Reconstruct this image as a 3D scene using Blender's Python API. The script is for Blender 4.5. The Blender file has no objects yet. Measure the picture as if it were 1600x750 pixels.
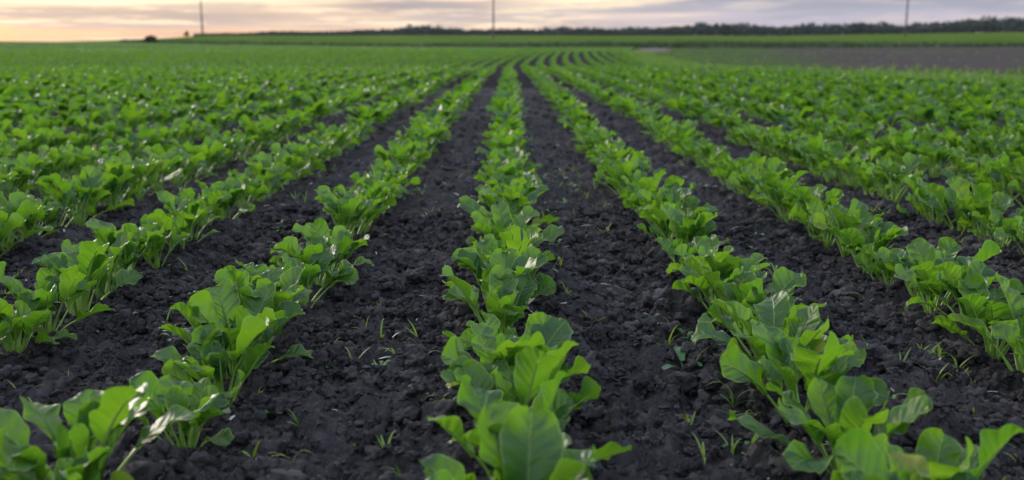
import bpy, bmesh, math, random
import numpy as np
from mathutils import Vector, Matrix, Euler, noise as mnoise

random.seed(11)
RS = np.random.RandomState(5)
R = math.radians
SC = bpy.context.scene
COL = SC.collection

CAM_H = 0.555
FPX = 1555.0                 # focal length in photo pixels (35 mm lens)
PITCH = math.atan(300 / FPX)
ROW = 0.46
EDGE_Y = [12, 21, 34, 60, 100, 250]
EDGE_X = [6.05, 5.5, 4.7, 6.6, 12.0, 31.0]
MARG_Y = [10, 20, 34, 60, 100, 250]
MARG_X = [9.4, 8.8, 5.7, 7.0, 12.3, 31.3]


def field_edge(y):
    return np.interp(y, EDGE_Y, EDGE_X)


def margin_edge(y):
    return np.interp(y, MARG_Y, MARG_X)




def px_ground(px, py):
    """where a pixel of the photo meets level ground"""
    a = PITCH + math.atan((py - 375) / FPX)
    y = CAM_H / math.tan(a)
    d = y * math.cos(PITCH) + CAM_H * math.sin(PITCH)
    return (px - 795) / FPX * d, y


# ------------------------------------------------------------------ noise
def hsh(ix, iy, seed):
    n = (ix * 374761393 + iy * 668265263 + seed * 1442695041) & 0xffffffff
    n = ((n ^ (n >> 13)) * 1274126177) & 0xffffffff
    n = n ^ (n >> 16)
    return (n & 0xffffff) / float(0x1000000)


def vnoise(x, y, s, seed):
    x = np.asarray(x) / s; y = np.asarray(y) / s
    ix = np.floor(x).astype(np.int64); iy = np.floor(y).astype(np.int64)
    fx = x - ix; fy = y - iy
    fx = fx * fx * (3 - 2 * fx); fy = fy * fy * (3 - 2 * fy)
    a = hsh(ix, iy, seed); b = hsh(ix + 1, iy, seed)
    c = hsh(ix, iy + 1, seed); d = hsh(ix + 1, iy + 1, seed)
    return (a + (b - a) * fx) * (1 - fy) + (c + (d - c) * fx) * fy - 0.5


def clods(x, y, s, seed, dens):
    ix = np.floor(x / s).astype(np.int64); iy = np.floor(y / s).astype(np.int64)
    out = np.zeros_like(x)
    for dx in (-1, 0, 1):
        for dy in (-1, 0, 1):
            cx = ix + dx; cy = iy + dy
            px = (cx + hsh(cx, cy, seed)) * s
            py = (cy + hsh(cx, cy, seed + 1)) * s
            r = s * (0.28 + 0.5 * hsh(cx, cy, seed + 2))
            ang = hsh(cx, cy, seed + 4) * math.pi
            st = 0.75 + 0.5 * hsh(cx, cy, seed + 5)
            ex = (x - px) * np.cos(ang) + (y - py) * np.sin(ang)
            ey = -(x - px) * np.sin(ang) + (y - py) * np.cos(ang)
            q = 1 - ((ex * st) ** 2 + (ey / st) ** 2) / (r * r)
            h = r * 0.75 * np.sqrt(np.clip(q, 0, 1))
            h = np.where(hsh(cx, cy, seed + 3) < dens, h, 0)
            out = np.maximum(out, h)
    return out


# ------------------------------------------------------------------ terrain
def sstep(a, b, v):
    t = np.clip((v - a) / (b - a), 0, 1)
    return t * t * (3 - 2 * t)


U_PTS = [-3.0, -0.70, -0.51, -0.36, -0.30, -0.10, 0.0, 0.25, 0.52, 0.8, 3.0]
Y_NEAR = [66, 66, 66, 69, 71, 74.5, 75.5, 75, 73, 73, 73]       # skyline rows of the beet field's far edge
Y_FAR = [72, 72, 70, 63, 57, 56, 56, 57, 51, 49, 49]            # and of the meadow below the wood


def terrain(x, y):
    x = np.asarray(x, float); y = np.asarray(y, float)
    yy = np.maximum(y, 1.0)
    u = np.clip(x / yy, -3, 3)
    hb = CAM_H + (75 - np.interp(u, U_PTS, Y_NEAR)) / FPX * 230
    hf = CAM_H + (75 - np.interp(u, U_PTS, Y_FAR)) / FPX * 720
    h = hb * sstep(75, 235, yy) - 0.10 * np.exp(-((yy - 29) / 7) ** 2) + 0.27 * sstep(33, 62, yy) * (1 - sstep(62, 120, yy))
    t = np.clip((yy - 262) / (720 - 262), 0, 1) ** 0.6
    h = h + (hf - hb) * t
    return h


def soil_h(x, y, lod=0):
    x = np.asarray(x, float); y = np.asarray(y, float)
    wx = x + 0.022 * vnoise(x, y, 0.024, 7) + 0.013 * vnoise(x, y, 0.010, 8)
    wy = y + 0.022 * vnoise(x, y, 0.024, 9) + 0.013 * vnoise(x, y, 0.010, 10)
    h = 0.022 * vnoise(x, y, 0.35, 1) + 0.016 * vnoise(x, y, 0.12, 2)
    h = h + 0.50 * clods(wx, wy, 0.075, 20, 0.38)
    h = h + 0.70 * clods(wx, wy, 0.036, 30, 0.50)
    if lod == 0:
        h = h + 1.45 * clods(wx, wy, 0.018, 40, 0.72) + 1.3 * clods(wx, wy, 0.0095, 50, 0.65)
        h = h + 0.009 * vnoise(x, y, 0.009, 3) + 0.006 * vnoise(x, y, 0.016, 4)
    return h - 0.02


# ------------------------------------------------------------------ mesh helpers
def np_mesh(name, verts, faces, smooth=True, uv=None, col=None):
    """verts (n,3), faces (m,3|4) -> mesh"""
    verts = np.asarray(verts, np.float32); faces = np.asarray(faces, np.int32)
    m = bpy.data.meshes.new(name)
    n, k = faces.shape
    m.vertices.add(len(verts)); m.vertices.foreach_set('co', verts.ravel())
    m.loops.add(n * k); m.loops.foreach_set('vertex_index', faces.ravel())
    m.polygons.add(n)
    m.polygons.foreach_set('loop_start', np.arange(0, n * k, k, dtype=np.int32))
    m.polygons.foreach_set('use_smooth', np.full(n, smooth))
    if uv is not None:
        l = m.uv_layers.new(name='UVMap')
        l.data.foreach_set('uv', np.asarray(uv, np.float32)[faces.ravel()].ravel())
    if col is not None:
        a = m.color_attributes.new('tone', 'FLOAT_COLOR', 'POINT')
        c = np.ones((len(verts), 4), np.float32); c[:, :3] = col
        a.data.foreach_set('color', c.ravel())
    m.update(calc_edges=True)
    return m


def link(name, mesh, mat=None, parent=None):
    o = bpy.data.objects.new(name, mesh)
    if mat and mesh is not None and not mesh.materials:
        mesh.materials.append(mat)
    COL.objects.link(o)
    if parent is not None:
        o.parent = parent
    return o


def tag(o, label=None, cat=None, group=None, kind=None):
    if label: o['label'] = label
    if cat: o['category'] = cat
    if group: o['group'] = group
    if kind: o['kind'] = kind
    return o


def grid_faces(nx, ny):
    i = np.arange(nx - 1)[None, :] + np.arange(ny - 1)[:, None] * nx
    i = i.ravel()
    return np.stack([i, i + 1, i + 1 + nx, i + nx], 1)


# ------------------------------------------------------------------ materials
class NT:
    def __init__(self, tree):
        self.t = tree; self.n = tree.nodes; self.l = tree.links

    def put(self, sock, v):
        if isinstance(v, bpy.types.NodeSocket):
            self.l.new(v, sock)
        else:
            sock.default_value = v

    def math(self, op, a, b=None, c=None, clamp=False):
        n = self.n.new('ShaderNodeMath'); n.operation = op; n.use_clamp = clamp
        self.put(n.inputs[0], a)
        if b is not None: self.put(n.inputs[1], b)
        if c is not None: self.put(n.inputs[2], c)
        return n.outputs[0]

    def mix(self, f, a, b, blend='MIX'):
        n = self.n.new('ShaderNodeMix'); n.data_type = 'RGBA'; n.blend_type = blend
        self.put(n.inputs[0], f); self.put(n.inputs[6], a); self.put(n.inputs[7], b)
        return n.outputs[2]

    def ramp(self, v, a, b, lo=0.0, hi=1.0):
        n = self.n.new('ShaderNodeMapRange'); n.interpolation_type = 'SMOOTHSTEP'
        self.put(n.inputs[0], v); self.put(n.inputs[1], a); self.put(n.inputs[2], b)
        self.put(n.inputs[3], lo); self.put(n.inputs[4], hi)
        return n.outputs[0]

    def noise(self, vec, scale, detail=3, rough=0.55):
        n = self.n.new('ShaderNodeTexNoise')
        if vec is not None: self.put(n.inputs['Vector'], vec)
        n.inputs['Scale'].default_value = scale
        n.inputs['Detail'].default_value = detail
        n.inputs['Roughness'].default_value = rough
        return n.outputs[0]

    def bump(self, h, strength, dist, normal=None):
        n = self.n.new('ShaderNodeBump'); n.inputs['Strength'].default_value = strength
        n.inputs['Distance'].default_value = dist
        self.put(n.inputs['Height'], h)
        if normal is not None: self.put(n.inputs['Normal'], normal)
        return n.outputs[0]


def new_mat(name):
    m = bpy.data.materials.new(name); m.use_nodes = True
    m.node_tree.nodes.clear()
    t = NT(m.node_tree)
    return m, t


def finish(t, shader):
    o = t.n.new('ShaderNodeOutputMaterial'); t.l.new(shader, o.inputs[0])


def principled(t, color, rough, spec=0.5, normal=None):
    p = t.n.new('ShaderNodeBsdfPrincipled')
    t.put(p.inputs['Base Color'], color); t.put(p.inputs['Roughness'], rough)
    t.put(p.inputs['Specular IOR Level'], spec)
    if normal is not None: t.put(p.inputs['Normal'], normal)
    return p


def rgb(*c):
    return (c[0], c[1], c[2], 1.0)


def leaf_shader(name, veins=True, per='OBJECT', dark=rgb(0.010, 0.056, 0.024), light=rgb(0.066, 0.162, 0.019),
                trans=rgb(0.22, 0.45, 0.016), tf=0.38, rough=0.41):
    m, t = new_mat(name)
    tc = t.n.new('ShaderNodeTexCoord')
    if per == 'OBJECT':
        rnd = t.n.new('ShaderNodeObjectInfo').outputs['Random']
    else:
        rnd = t.n.new('ShaderNodeNewGeometry').outputs['Random Per Island']
    n1 = t.noise(tc.outputs['Object'], 17 if veins else 6, 2)
    nb = t.noise(tc.outputs['Object'], 0.22, 3)
    f = t.math('ADD', t.math('MULTIPLY', rnd, 0.65), t.math('MULTIPLY', t.math('SUBTRACT', n1, 0.40), 1.7))
    f = t.math('ADD', f, t.math('MULTIPLY', t.math('SUBTRACT', nb, 0.5), 0.5 if not veins else 0.0), clamp=True)
    colr = t.mix(f, dark, light)
    tcol = t.mix(f, (trans[0] * 0.6, trans[1] * 0.8, trans[2] * 0.8, 1), trans)
    normal = None
    if veins:
        uv = t.n.new('ShaderNodeUVMap')
        sep = t.n.new('ShaderNodeSeparateXYZ'); t.l.new(uv.outputs[0], sep.inputs[0])
        s = t.math('MULTIPLY', t.math('ABSOLUTE', t.math('SUBTRACT', sep.outputs[0], 0.5)), 2.0)
        side = t.math('GREATER_THAN', sep.outputs[0], 0.5)
        v = sep.outputs[1]
        mid = t.ramp(s, t.math('SUBTRACT', 0.115, t.math('MULTIPLY', v, 0.08)), 0.03)
        ph = t.math('SUBTRACT', t.math('MULTIPLY', v, 7.5), t.math('MULTIPLY', t.math('POWER', s, 0.8), 1.7))
        ph = t.math('ADD', ph, t.math('MULTIPLY', side, 0.45))
        wob = t.math('MULTIPLY', t.math('SUBTRACT', t.noise(tc.outputs['Object'], 45, 2), 0.5), 0.5)
        ph = t.math('ADD', ph, wob)
        fr = t.math('ABSOLUTE', t.math('SUBTRACT', t.math('FRACT', ph), 0.5))
        lat = t.ramp(fr, 0.10, 0.01)
        lat = t.math('MULTIPLY', lat, t.ramp(s, 1.0, 0.35, 0.15, 0.75))
        fine = t.n.new('ShaderNodeTexVoronoi'); fine.feature = 'DISTANCE_TO_EDGE'
        t.l.new(tc.outputs['Object'], fine.inputs['Vector']); fine.inputs['Scale'].default_value = 190
        net = t.ramp(fine.outputs['Distance'], 0.12, 0.0)
        vein = t.math('MAXIMUM', t.math('MULTIPLY', mid, 1.0), t.math('MULTIPLY', lat, 0.26))
        vein2 = t.math('MAXIMUM', vein, t.math('MULTIPLY', net, 0.16))
        colr = t.mix(t.math('MULTIPLY', vein2, 0.8), colr, rgb(0.12, 0.23, 0.045))
        tcol = t.mix(t.math('MULTIPLY', vein, 0.55), tcol, rgb(0.36, 0.50, 0.09))
        rim = t.math('MULTIPLY', t.ramp(s, 0.90, 0.99), t.ramp(n1, 0.25, 0.6, 0.25, 0.9))
        colr = t.mix(rim, colr, rgb(0.20, 0.31, 0.085))
        # a few insect specks
        sp = t.ramp(t.noise(tc.outputs['Object'], 120, 1), 0.69, 0.74)
        colr = t.mix(t.math('MULTIPLY', sp, 0.7), colr, rgb(0.09, 0.085, 0.05))
        hgt = t.math('ADD', t.math('MULTIPLY', t.ramp(fr, 0.0, 0.42), 1.0), t.math('MULTIPLY', n1, 0.9))
        hgt = t.math('SUBTRACT', hgt, t.math('MULTIPLY', mid, 1.0))
        normal = t.bump(hgt, 0.45, 0.0018)
        normal = t.bump(fine.outputs['Distance'], 0.30, 0.0007, normal)
    if veins:
        yl = t.math('MULTIPLY', t.ramp(rnd, 0.94, 1.0), t.ramp(t.noise(tc.outputs['Object'], 18, 3), 0.40, 0.62))
        colr = t.mix(t.math('MULTIPLY', yl, 0.8), colr, rgb(0.26, 0.25, 0.035))
    rg = t.ramp(n1, 0.3, 0.7, rough - 0.05, rough + 0.10)
    p = principled(t, colr, rg, 0.48, normal)
    tr = t.n.new('ShaderNodeBsdfTranslucent'); t.put(tr.inputs[0], tcol)
    if normal is not None: t.put(tr.inputs['Normal'], normal)
    mx = t.n.new('ShaderNodeMixShader'); mx.inputs[0].default_value = tf
    t.l.new(p.outputs[0], mx.inputs[1]); t.l.new(tr.outputs[0], mx.inputs[2])
    finish(t, mx.outputs[0])
    return m


def simple_mat(name, c1, c2, scale, rough=0.9, spec=0.2, bump=0.0, dist=0.01, coord='Object', detail=4):
    m, t = new_mat(name)
    tc = t.n.new('ShaderNodeTexCoord')
    n = t.noise(tc.outputs[coord], scale, detail)
    c = t.mix(t.ramp(n, 0.3, 0.7), c1, c2)
    nm = t.bump(n, bump, dist) if bump else None
    p = principled(t, c, rough, spec, nm)
    finish(t, p.outputs[0])
    return m


def soil_mat():
    m, t = new_mat('dark_soil')
    tc = t.n.new('ShaderNodeTexCoord')
    n1 = t.noise(tc.outputs['Object'], 14, 5, 0.65)
    n2 = t.noise(tc.outputs['Object'], 230, 4, 0.7)
    n3 = t.noise(tc.outputs['Object'], 900, 2, 0.6)
    c = t.mix(t.ramp(n1, 0.3, 0.72), rgb(0.023, 0.0218, 0.0248), rgb(0.072, 0.067, 0.073))
    c = t.mix(t.ramp(n2, 0.40, 0.75, 0, 0.6), c, rgb(0.135, 0.125, 0.132))
    n4 = t.noise(tc.outputs['Object'], 2.6, 4, 0.6)
    c = t.mix(t.ramp(n4, 0.50, 0.66, 0, 0.55), c, rgb(0.098, 0.090, 0.091))
    isl = t.n.new('ShaderNodeNewGeometry').outputs['Random Per Island']
    c = t.mix(t.ramp(isl, 0.62, 1.0, 0, 0.55), c, rgb(0.130, 0.122, 0.128))
    nm = t.bump(n2, 1.0, 0.006)
    nm = t.bump(n3, 0.7, 0.0016, nm)
    p = principled(t, c, t.ramp(n2, 0.3, 0.7, 0.7, 1.0), 0.12, nm)
    finish(t, p.outputs[0])
    return m


M = {}
M['soil'] = soil_mat()
M['leaf'] = leaf_shader('beet_leaf')
M['leaf_mass'] = leaf_shader('beet_leaf_mass', veins=False, per='ISLAND', rough=0.48)
M['stalk'] = simple_mat('beet_stalk', rgb(0.16, 0.30, 0.05), rgb(0.27, 0.42, 0.09), 30, 0.42, 0.4)
M['sprout'] = leaf_shader('sprout_blade', veins=False, dark=rgb(0.10, 0.22, 0.03), light=rgb(0.25, 0.33, 0.05),
                          trans=rgb(0.4, 0.5, 0.06), tf=0.35)
M['seedling'] = leaf_shader('seedling_leaf', veins=False, dark=rgb(0.04, 0.13, 0.045), light=rgb(0.09, 0.21, 0.06),
                            trans=rgb(0.2, 0.4, 0.1), tf=0.3)
M['soil_far'] = simple_mat('dark_soil_beyond', rgb(0.024, 0.021, 0.024), rgb(0.056, 0.051, 0.055), 9, 1.0, 0.0, 1.0, 0.05)
M['straw'] = simple_mat('pale_straw', rgb(0.20, 0.19, 0.17), rgb(0.58, 0.56, 0.54), 60, 0.8, 0.2)
M['grass'] = leaf_shader('margin_grass', veins=False, per='ISLAND', dark=rgb(0.05, 0.12, 0.015), light=rgb(0.12, 0.22, 0.03),
                         trans=rgb(0.2, 0.36, 0.04), tf=0.35, rough=0.5)
M['verge'] = leaf_shader('verge_grass', veins=False, per='ISLAND', dark=rgb(0.018, 0.045, 0.012), light=rgb(0.035, 0.08, 0.02),
                         trans=rgb(0.06, 0.12, 0.02), tf=0.2, rough=0.6)
M['wood_mass'] = leaf_shader('woodland_leaves', veins=False, per='ISLAND', dark=rgb(0.010, 0.027, 0.028), light=rgb(0.019, 0.043, 0.040),
                             trans=rgb(0.03, 0.06, 0.02), tf=0.15, rough=0.7)
M['bush'] = leaf_shader('bush_leaves', veins=False, per='ISLAND', dark=rgb(0.010, 0.022, 0.008), light=rgb(0.022, 0.045, 0.014),
                        trans=rgb(0.03, 0.06, 0.01), tf=0.12, rough=0.7)
M['bark'] = simple_mat('bark', rgb(0.03, 0.024, 0.02), rgb(0.06, 0.05, 0.04), 6, 0.9, 0.2, 0.5, 0.02)
M['pole'] = simple_mat('weathered_pole', rgb(0.07, 0.05, 0.042), rgb(0.12, 0.09, 0.075), 3, 0.85, 0.2, 0.2, 0.02)
M['ceramic'] = simple_mat('insulator', rgb(0.30, 0.17, 0.10), rgb(0.36, 0.2, 0.12), 5, 0.3, 0.5)
M['steel'] = simple_mat('steel_arm', rgb(0.10, 0.09, 0.085), rgb(0.16, 0.14, 0.13), 8, 0.5, 0.5)
M['meadow'] = simple_mat('meadow', rgb(0.050, 0.098, 0.014), rgb(0.090, 0.140, 0.026), 0.03, 1.0, 0.0)
M['bare'] = None
M['track'] = simple_mat('dry_track', rgb(0.075, 0.062, 0.060), rgb(0.12, 0.10, 0.098), 0.35, 0.95, 0.1)


def bare_mat():
    m, t = new_mat('bare_tilled_soil')
    tc = t.n.new('ShaderNodeTexCoord')
    sep = t.n.new('ShaderNodeSeparateXYZ'); t.l.new(tc.outputs['Object'], sep.inputs[0])
    n = t.noise(tc.outputs['Object'], 0.12, 6, 0.65)
    n2 = t.noise(tc.outputs['Object'], 2.0, 4, 0.6)
    c = t.mix(t.ramp(n2, 0.3, 0.7), rgb(0.048, 0.042, 0.041), rgb(0.080, 0.070, 0.067))
    st = t.math('ADD', t.math('SINE', t.math('MULTIPLY', sep.outputs[0], 4.5)), t.math('MULTIPLY', n, 2.0))
    c = t.mix(t.ramp(st, 0.6, 1.9, 0, 0.45), c, rgb(0.112, 0.098, 0.094))
    # thin green cover of weeds towards the low-numbered end of the plot
    g = t.math('ADD', n, t.ramp(t.math('SUBTRACT', sep.outputs[0], t.math('MULTIPLY', sep.outputs[1], 0.22)), 0, 9, 0.24, -0.14))
    g = t.math('ADD', g, t.ramp(sep.outputs[1], 45, 120, -0.04, 0.14))
    c = t.mix(t.ramp(g, 0.48, 0.72, 0, 0.75), c, rgb(0.060, 0.105, 0.030))
    p = principled(t, c, 1.0, 0.0, t.bump(n2, 0.6, 0.05))
    finish(t, p.outputs[0])
    return m


M['bare'] = bare_mat()

# ------------------------------------------------------------------ ground sheets
def axis(pts):
    """piecewise axis from (start, stop, step) spans"""
    out = []
    for a, b, s in pts:
        n = max(1, int(round((b - a) / s)))
        out += [a + (b - a) * i / n for i in range(n)]
    out.append(pts[-1][1])
    return np.array(out)


NEAR_X, NEAR_Y0, NEAR_Y1 = 3.2, 0.2, 4.2
MID_X, MID_Y1 = 9.0, 14.0

# finest sheet: the crumbly soil in front of the camera
xs = np.linspace(-NEAR_X, NEAR_X, 941); ys = np.linspace(NEAR_Y0, NEAR_Y1, 590)
X, Y = np.meshgrid(xs, ys)
Z = soil_h(X, Y)
edge = np.minimum(np.minimum(X + NEAR_X, NEAR_X - X), np.minimum(Y - NEAR_Y0, NEAR_Y1 - Y))
Z = Z - 0.03 * (1 - np.clip(edge / 0.03, 0, 1))
tag(link('soil', np_mesh('soil', np.stack([X, Y, Z], -1).reshape(-1, 3), grid_faces(len(xs), len(ys))), M['soil']), kind='structure')
# second sheet, a little further back
X2, Y20, Y21 = 5.4, 4.0, 8.2
xs = np.linspace(-X2, X2, 900); ys = np.linspace(Y20, Y21, 351)
X, Y = np.meshgrid(xs, ys)
Z = soil_h(X, Y, 0)
edge = np.minimum(X2 - np.abs(X), np.minimum(Y - Y20, Y21 - Y))
Z = Z - 0.04 * (1 - np.clip(edge / 0.05, 0, 1))
tag(link('soil', np_mesh('soil_second', np.stack([X, Y, Z], -1).reshape(-1, 3), grid_faces(len(xs), len(ys))), M['soil']), kind='structure')
# third sheet
xs = np.linspace(-MID_X, 6.2, 620); ys = np.linspace(-1.0, MID_Y1, 610)
X, Y = np.meshgrid(xs, ys)
Z = soil_h(X, Y, 1) + 0.012
ins = ((np.abs(X) < NEAR_X - 0.04) & (Y > NEAR_Y0 + 0.04) & (Y < NEAR_Y1 - 0.04)) | ((np.abs(X) < X2 - .05) & (Y > Y20 + .05) & (Y < Y21 - .05))
Z = np.where(ins, -0.12, Z)
edge = np.minimum(np.minimum(X + MID_X, 6.2 - X), np.minimum(Y + 1.0, MID_Y1 - Y))
Z = Z - 0.05 * (1 - np.clip(edge / 0.06, 0, 1))
tag(link('soil', np_mesh('soil_third', np.stack([X, Y, Z], -1).reshape(-1, 3), grid_faces(len(xs), len(ys))), M['soil']), kind='structure')
# the land to the horizon, cut by use
xs = axis([(-1200, -600, 100), (-600, -150, 20), (-150, -30, 5), (-30, 3, 1.5), (3, 33, 0.5), (33, 60, 3), (60, 200, 8), (200, 700, 25), (700, 1300, 100)])
ys = axis([(-40, 0, 8), (0, 60, 2), (60, 200, 5), (200, 270, 3.5), (270, 740, 12), (740, 1500, 60)])
X, Y = np.meshgrid(xs, ys)
Z = terrain(X, Y)
nearm = (np.abs(X) < MID_X - 0.3) & (X < 5.9) & (Y > -1) & (Y < MID_Y1 - 1)
Z = np.where(nearm, -0.2, Z - 0.015)
V = np.stack([X, Y, Z], -1).reshape(-1, 3)
F = grid_faces(len(xs), len(ys))
cx = V[F][:, :, 0].mean(1); cy = V[F][:, :, 1].mean(1)
reg = np.where(cy > 258, 2, np.where(cx > margin_edge(cy), 1, np.where((cx > field_edge(cy)) & (cy > 2), 3, 0)))
for r_, nm, mt in ((0, 'ground', M['soil_far']), (1, 'bare_field', M['bare']), (2, 'meadow', M['meadow']), (3, 'field_margin', M['meadow'])):
    f = F[reg == r_]
    used, inv = np.unique(f.ravel(), return_inverse=True)
    tag(link(nm, np_mesh(nm, V[used], inv.reshape(f.shape)), mt), kind='structure')
# pale dirt track at the head of the bare field
tv = []
tys = np.linspace(64, 205, 40)
for y in tys:
    for u in np.linspace(0.128, 0.158, 6):
        w = 0.004 * math.sin(y * 0.21)
        tv.append((y * (u + w), y, 0))
tv = np.array(tv); tv[:, 2] = terrain(tv[:, 0], tv[:, 1]) + 0.02
tag(link('dirt_track', np_mesh('dirt_track', tv, grid_faces(6, 40)), M['track']), kind='structure')

# ------------------------------------------------------------------ loose soil crumbs
def rock_shape(sub, seed):
    bm = bmesh.new(); bmesh.ops.create_icosphere(bm, subdivisions=sub, radius=1)
    off = Vector((seed * 3.1, seed * 1.7, 0))
    v = []
    for q in bm.verts:
        p = q.co.copy()
        d = 0.95 + 0.55 * mnoise.noise(p * 1.2 + off) + 0.42 * mnoise.noise(p * 2.7 + off) + 0.30 * (mnoise.cell(p * 1.9 + off) - 0.5) + 0.18 * mnoise.noise(p * 5 + off)
        v.append(p * d)
    f = [[a.index for a in fc.verts] for fc in bm.faces]
    bm.free()
    return np.array(v), np.array(f)


def rot_mats(n, rs, full=True):
    q = rs.normal(size=(n, 4)); q /= np.linalg.norm(q, axis=1)[:, None]
    w, x, y, z = q.T
    return np.stack([np.stack([1 - 2 * (y * y + z * z), 2 * (x * y - z * w), 2 * (x * z + y * w)], -1),
                     np.stack([2 * (x * y + z * w), 1 - 2 * (x * x + z * z), 2 * (y * z - x * w)], -1),
                     np.stack([2 * (x * z - y * w), 2 * (y * z + x * w), 1 - 2 * (x * x + y * y)], -1)], 1)


def scatter_rocks(name, shapes, pos, size, mat, seed, smooth=False):
    rs = np.random.RandomState(seed)
    VV, FF, base = [], [], 0
    which = rs.randint(0, len(shapes), len(pos))
    for k, (sv, sf) in enumerate(shapes):
        idx = np.where(which == k)[0]
        if not len(idx): continue
        Rm = rot_mats(len(idx), rs)
        sc = size[idx][:, None] * rs.uniform(0.75, 1.25, (len(idx), 3))
        pts = np.einsum('nij,vj->nvi', Rm, sv) * sc[:, None, :] * np.array([1, 1, 0.8])
        pts = pts + pos[idx][:, None, :]
        VV.append(pts.reshape(-1, 3))
        FF.append((sf[None] + (np.arange(len(idx)) * len(sv))[:, None, None]).reshape(-1, sf.shape[1]) + base)
        base += len(idx) * len(sv)
    return link(name, np_mesh(name, np.concatenate(VV), np.concatenate(FF), smooth), mat)


def rand_in_view(n, y0, y1, rs, spread=0.62, pad=0.25):
    y = np.sqrt(rs.uniform(y0 * y0, y1 * y1, n))
    x = rs.uniform(-1, 1, n) * (spread * y + pad)
    return x, y


x1, y1 = rand_in_view(34000, 0.75, 3.4, RS)
s1 = np.clip(np.exp(RS.normal(math.log(0.0050), 0.70, len(x1))), 0.0028, 0.024)
x2, y2 = rand_in_view(14000, 3.2, 12.0, RS)
s2 = np.clip(np.exp(RS.normal(math.log(0.010), 0.45, len(x2))), 0.006, 0.032)
p1 = np.stack([x1, y1, soil_h(x1, y1) + s1 * 0.6], -1)
p2 = np.stack([x2, y2, soil_h(x2, y2, 1) + 0.012 + s2 * 0.2], -1)
hi = [rock_shape(2, k) for k in range(14)]; lo = [rock_shape(2, k + 20) for k in range(5)]
big = s1 > 0.0085
lumpy = [rock_shape(3, k + 40) for k in range(12)]
tag(scatter_rocks('soil_clods', lumpy, p1[big] - np.array([0, 0, .003]), s1[big], M['soil'], 6, True), kind='stuff',
    label='larger lumpy clods lying on the bare soil between the nearest rows', cat='soil clods')
tag(scatter_rocks('soil_crumbs', hi, p1[~big], s1[~big], M['soil'], 3), kind='stuff',
    label='small dark crumbs lying on the bare soil between the nearest rows', cat='soil crumbs')
tag(scatter_rocks('soil_clods', lo, p2, s2, M['soil'], 4), kind='stuff',
    label='dark crumbly clods lying between the rows further back', cat='soil clods')

# pale bits of straw and chaff
nS = 1150
x3, y3 = rand_in_view(nS, 0.85, 6.0, RS)
z3 = soil_h(x3, y3)
SV, SF = [], []
for i in range(nS):
    L = random.uniform(0.004, 0.013) * (1 if random.random() < 0.85 else 2.6); W = random.uniform(0.0012, 0.0032)
    if L > 0.02: W = 0.0013
    a = random.uniform(0, 6.28); tl = random.uniform(-0.35, 0.35)
    d = Vector((math.cos(a), math.sin(a), tl)).normalized(); s = Vector((-math.sin(a), math.cos(a), random.uniform(-.3, .3))).normalized()
    up = d.cross(s)
    c = Vector((x3[i], y3[i], z3[i] + 0.004))
    b = len(SV)
    for l in (-1, 0, 1):
        bend = up * (0.12 * L * (1 - abs(l)))
        for (p, q) in ((-1, 0), (0, 0.6), (1, 0)):
            SV.append(c + d * (l * L) + s * (p * W * (1 - 0.3 * abs(l))) + up * (q * W) + bend)
    for r_ in (0, 1):
        for k in (0, 1):
            SF.append((b + r_ * 3 + k, b + r_ * 3 + k + 1, b + r_ * 3 + k + 4, b + r_ * 3 + k + 3))
tag(link('straw_bits', np_mesh('straw_bits', np.array(SV), np.array(SF)), M['straw']), kind='stuff',
    label='pale bits of straw and chaff scattered on the dark soil', cat='straw')

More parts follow.
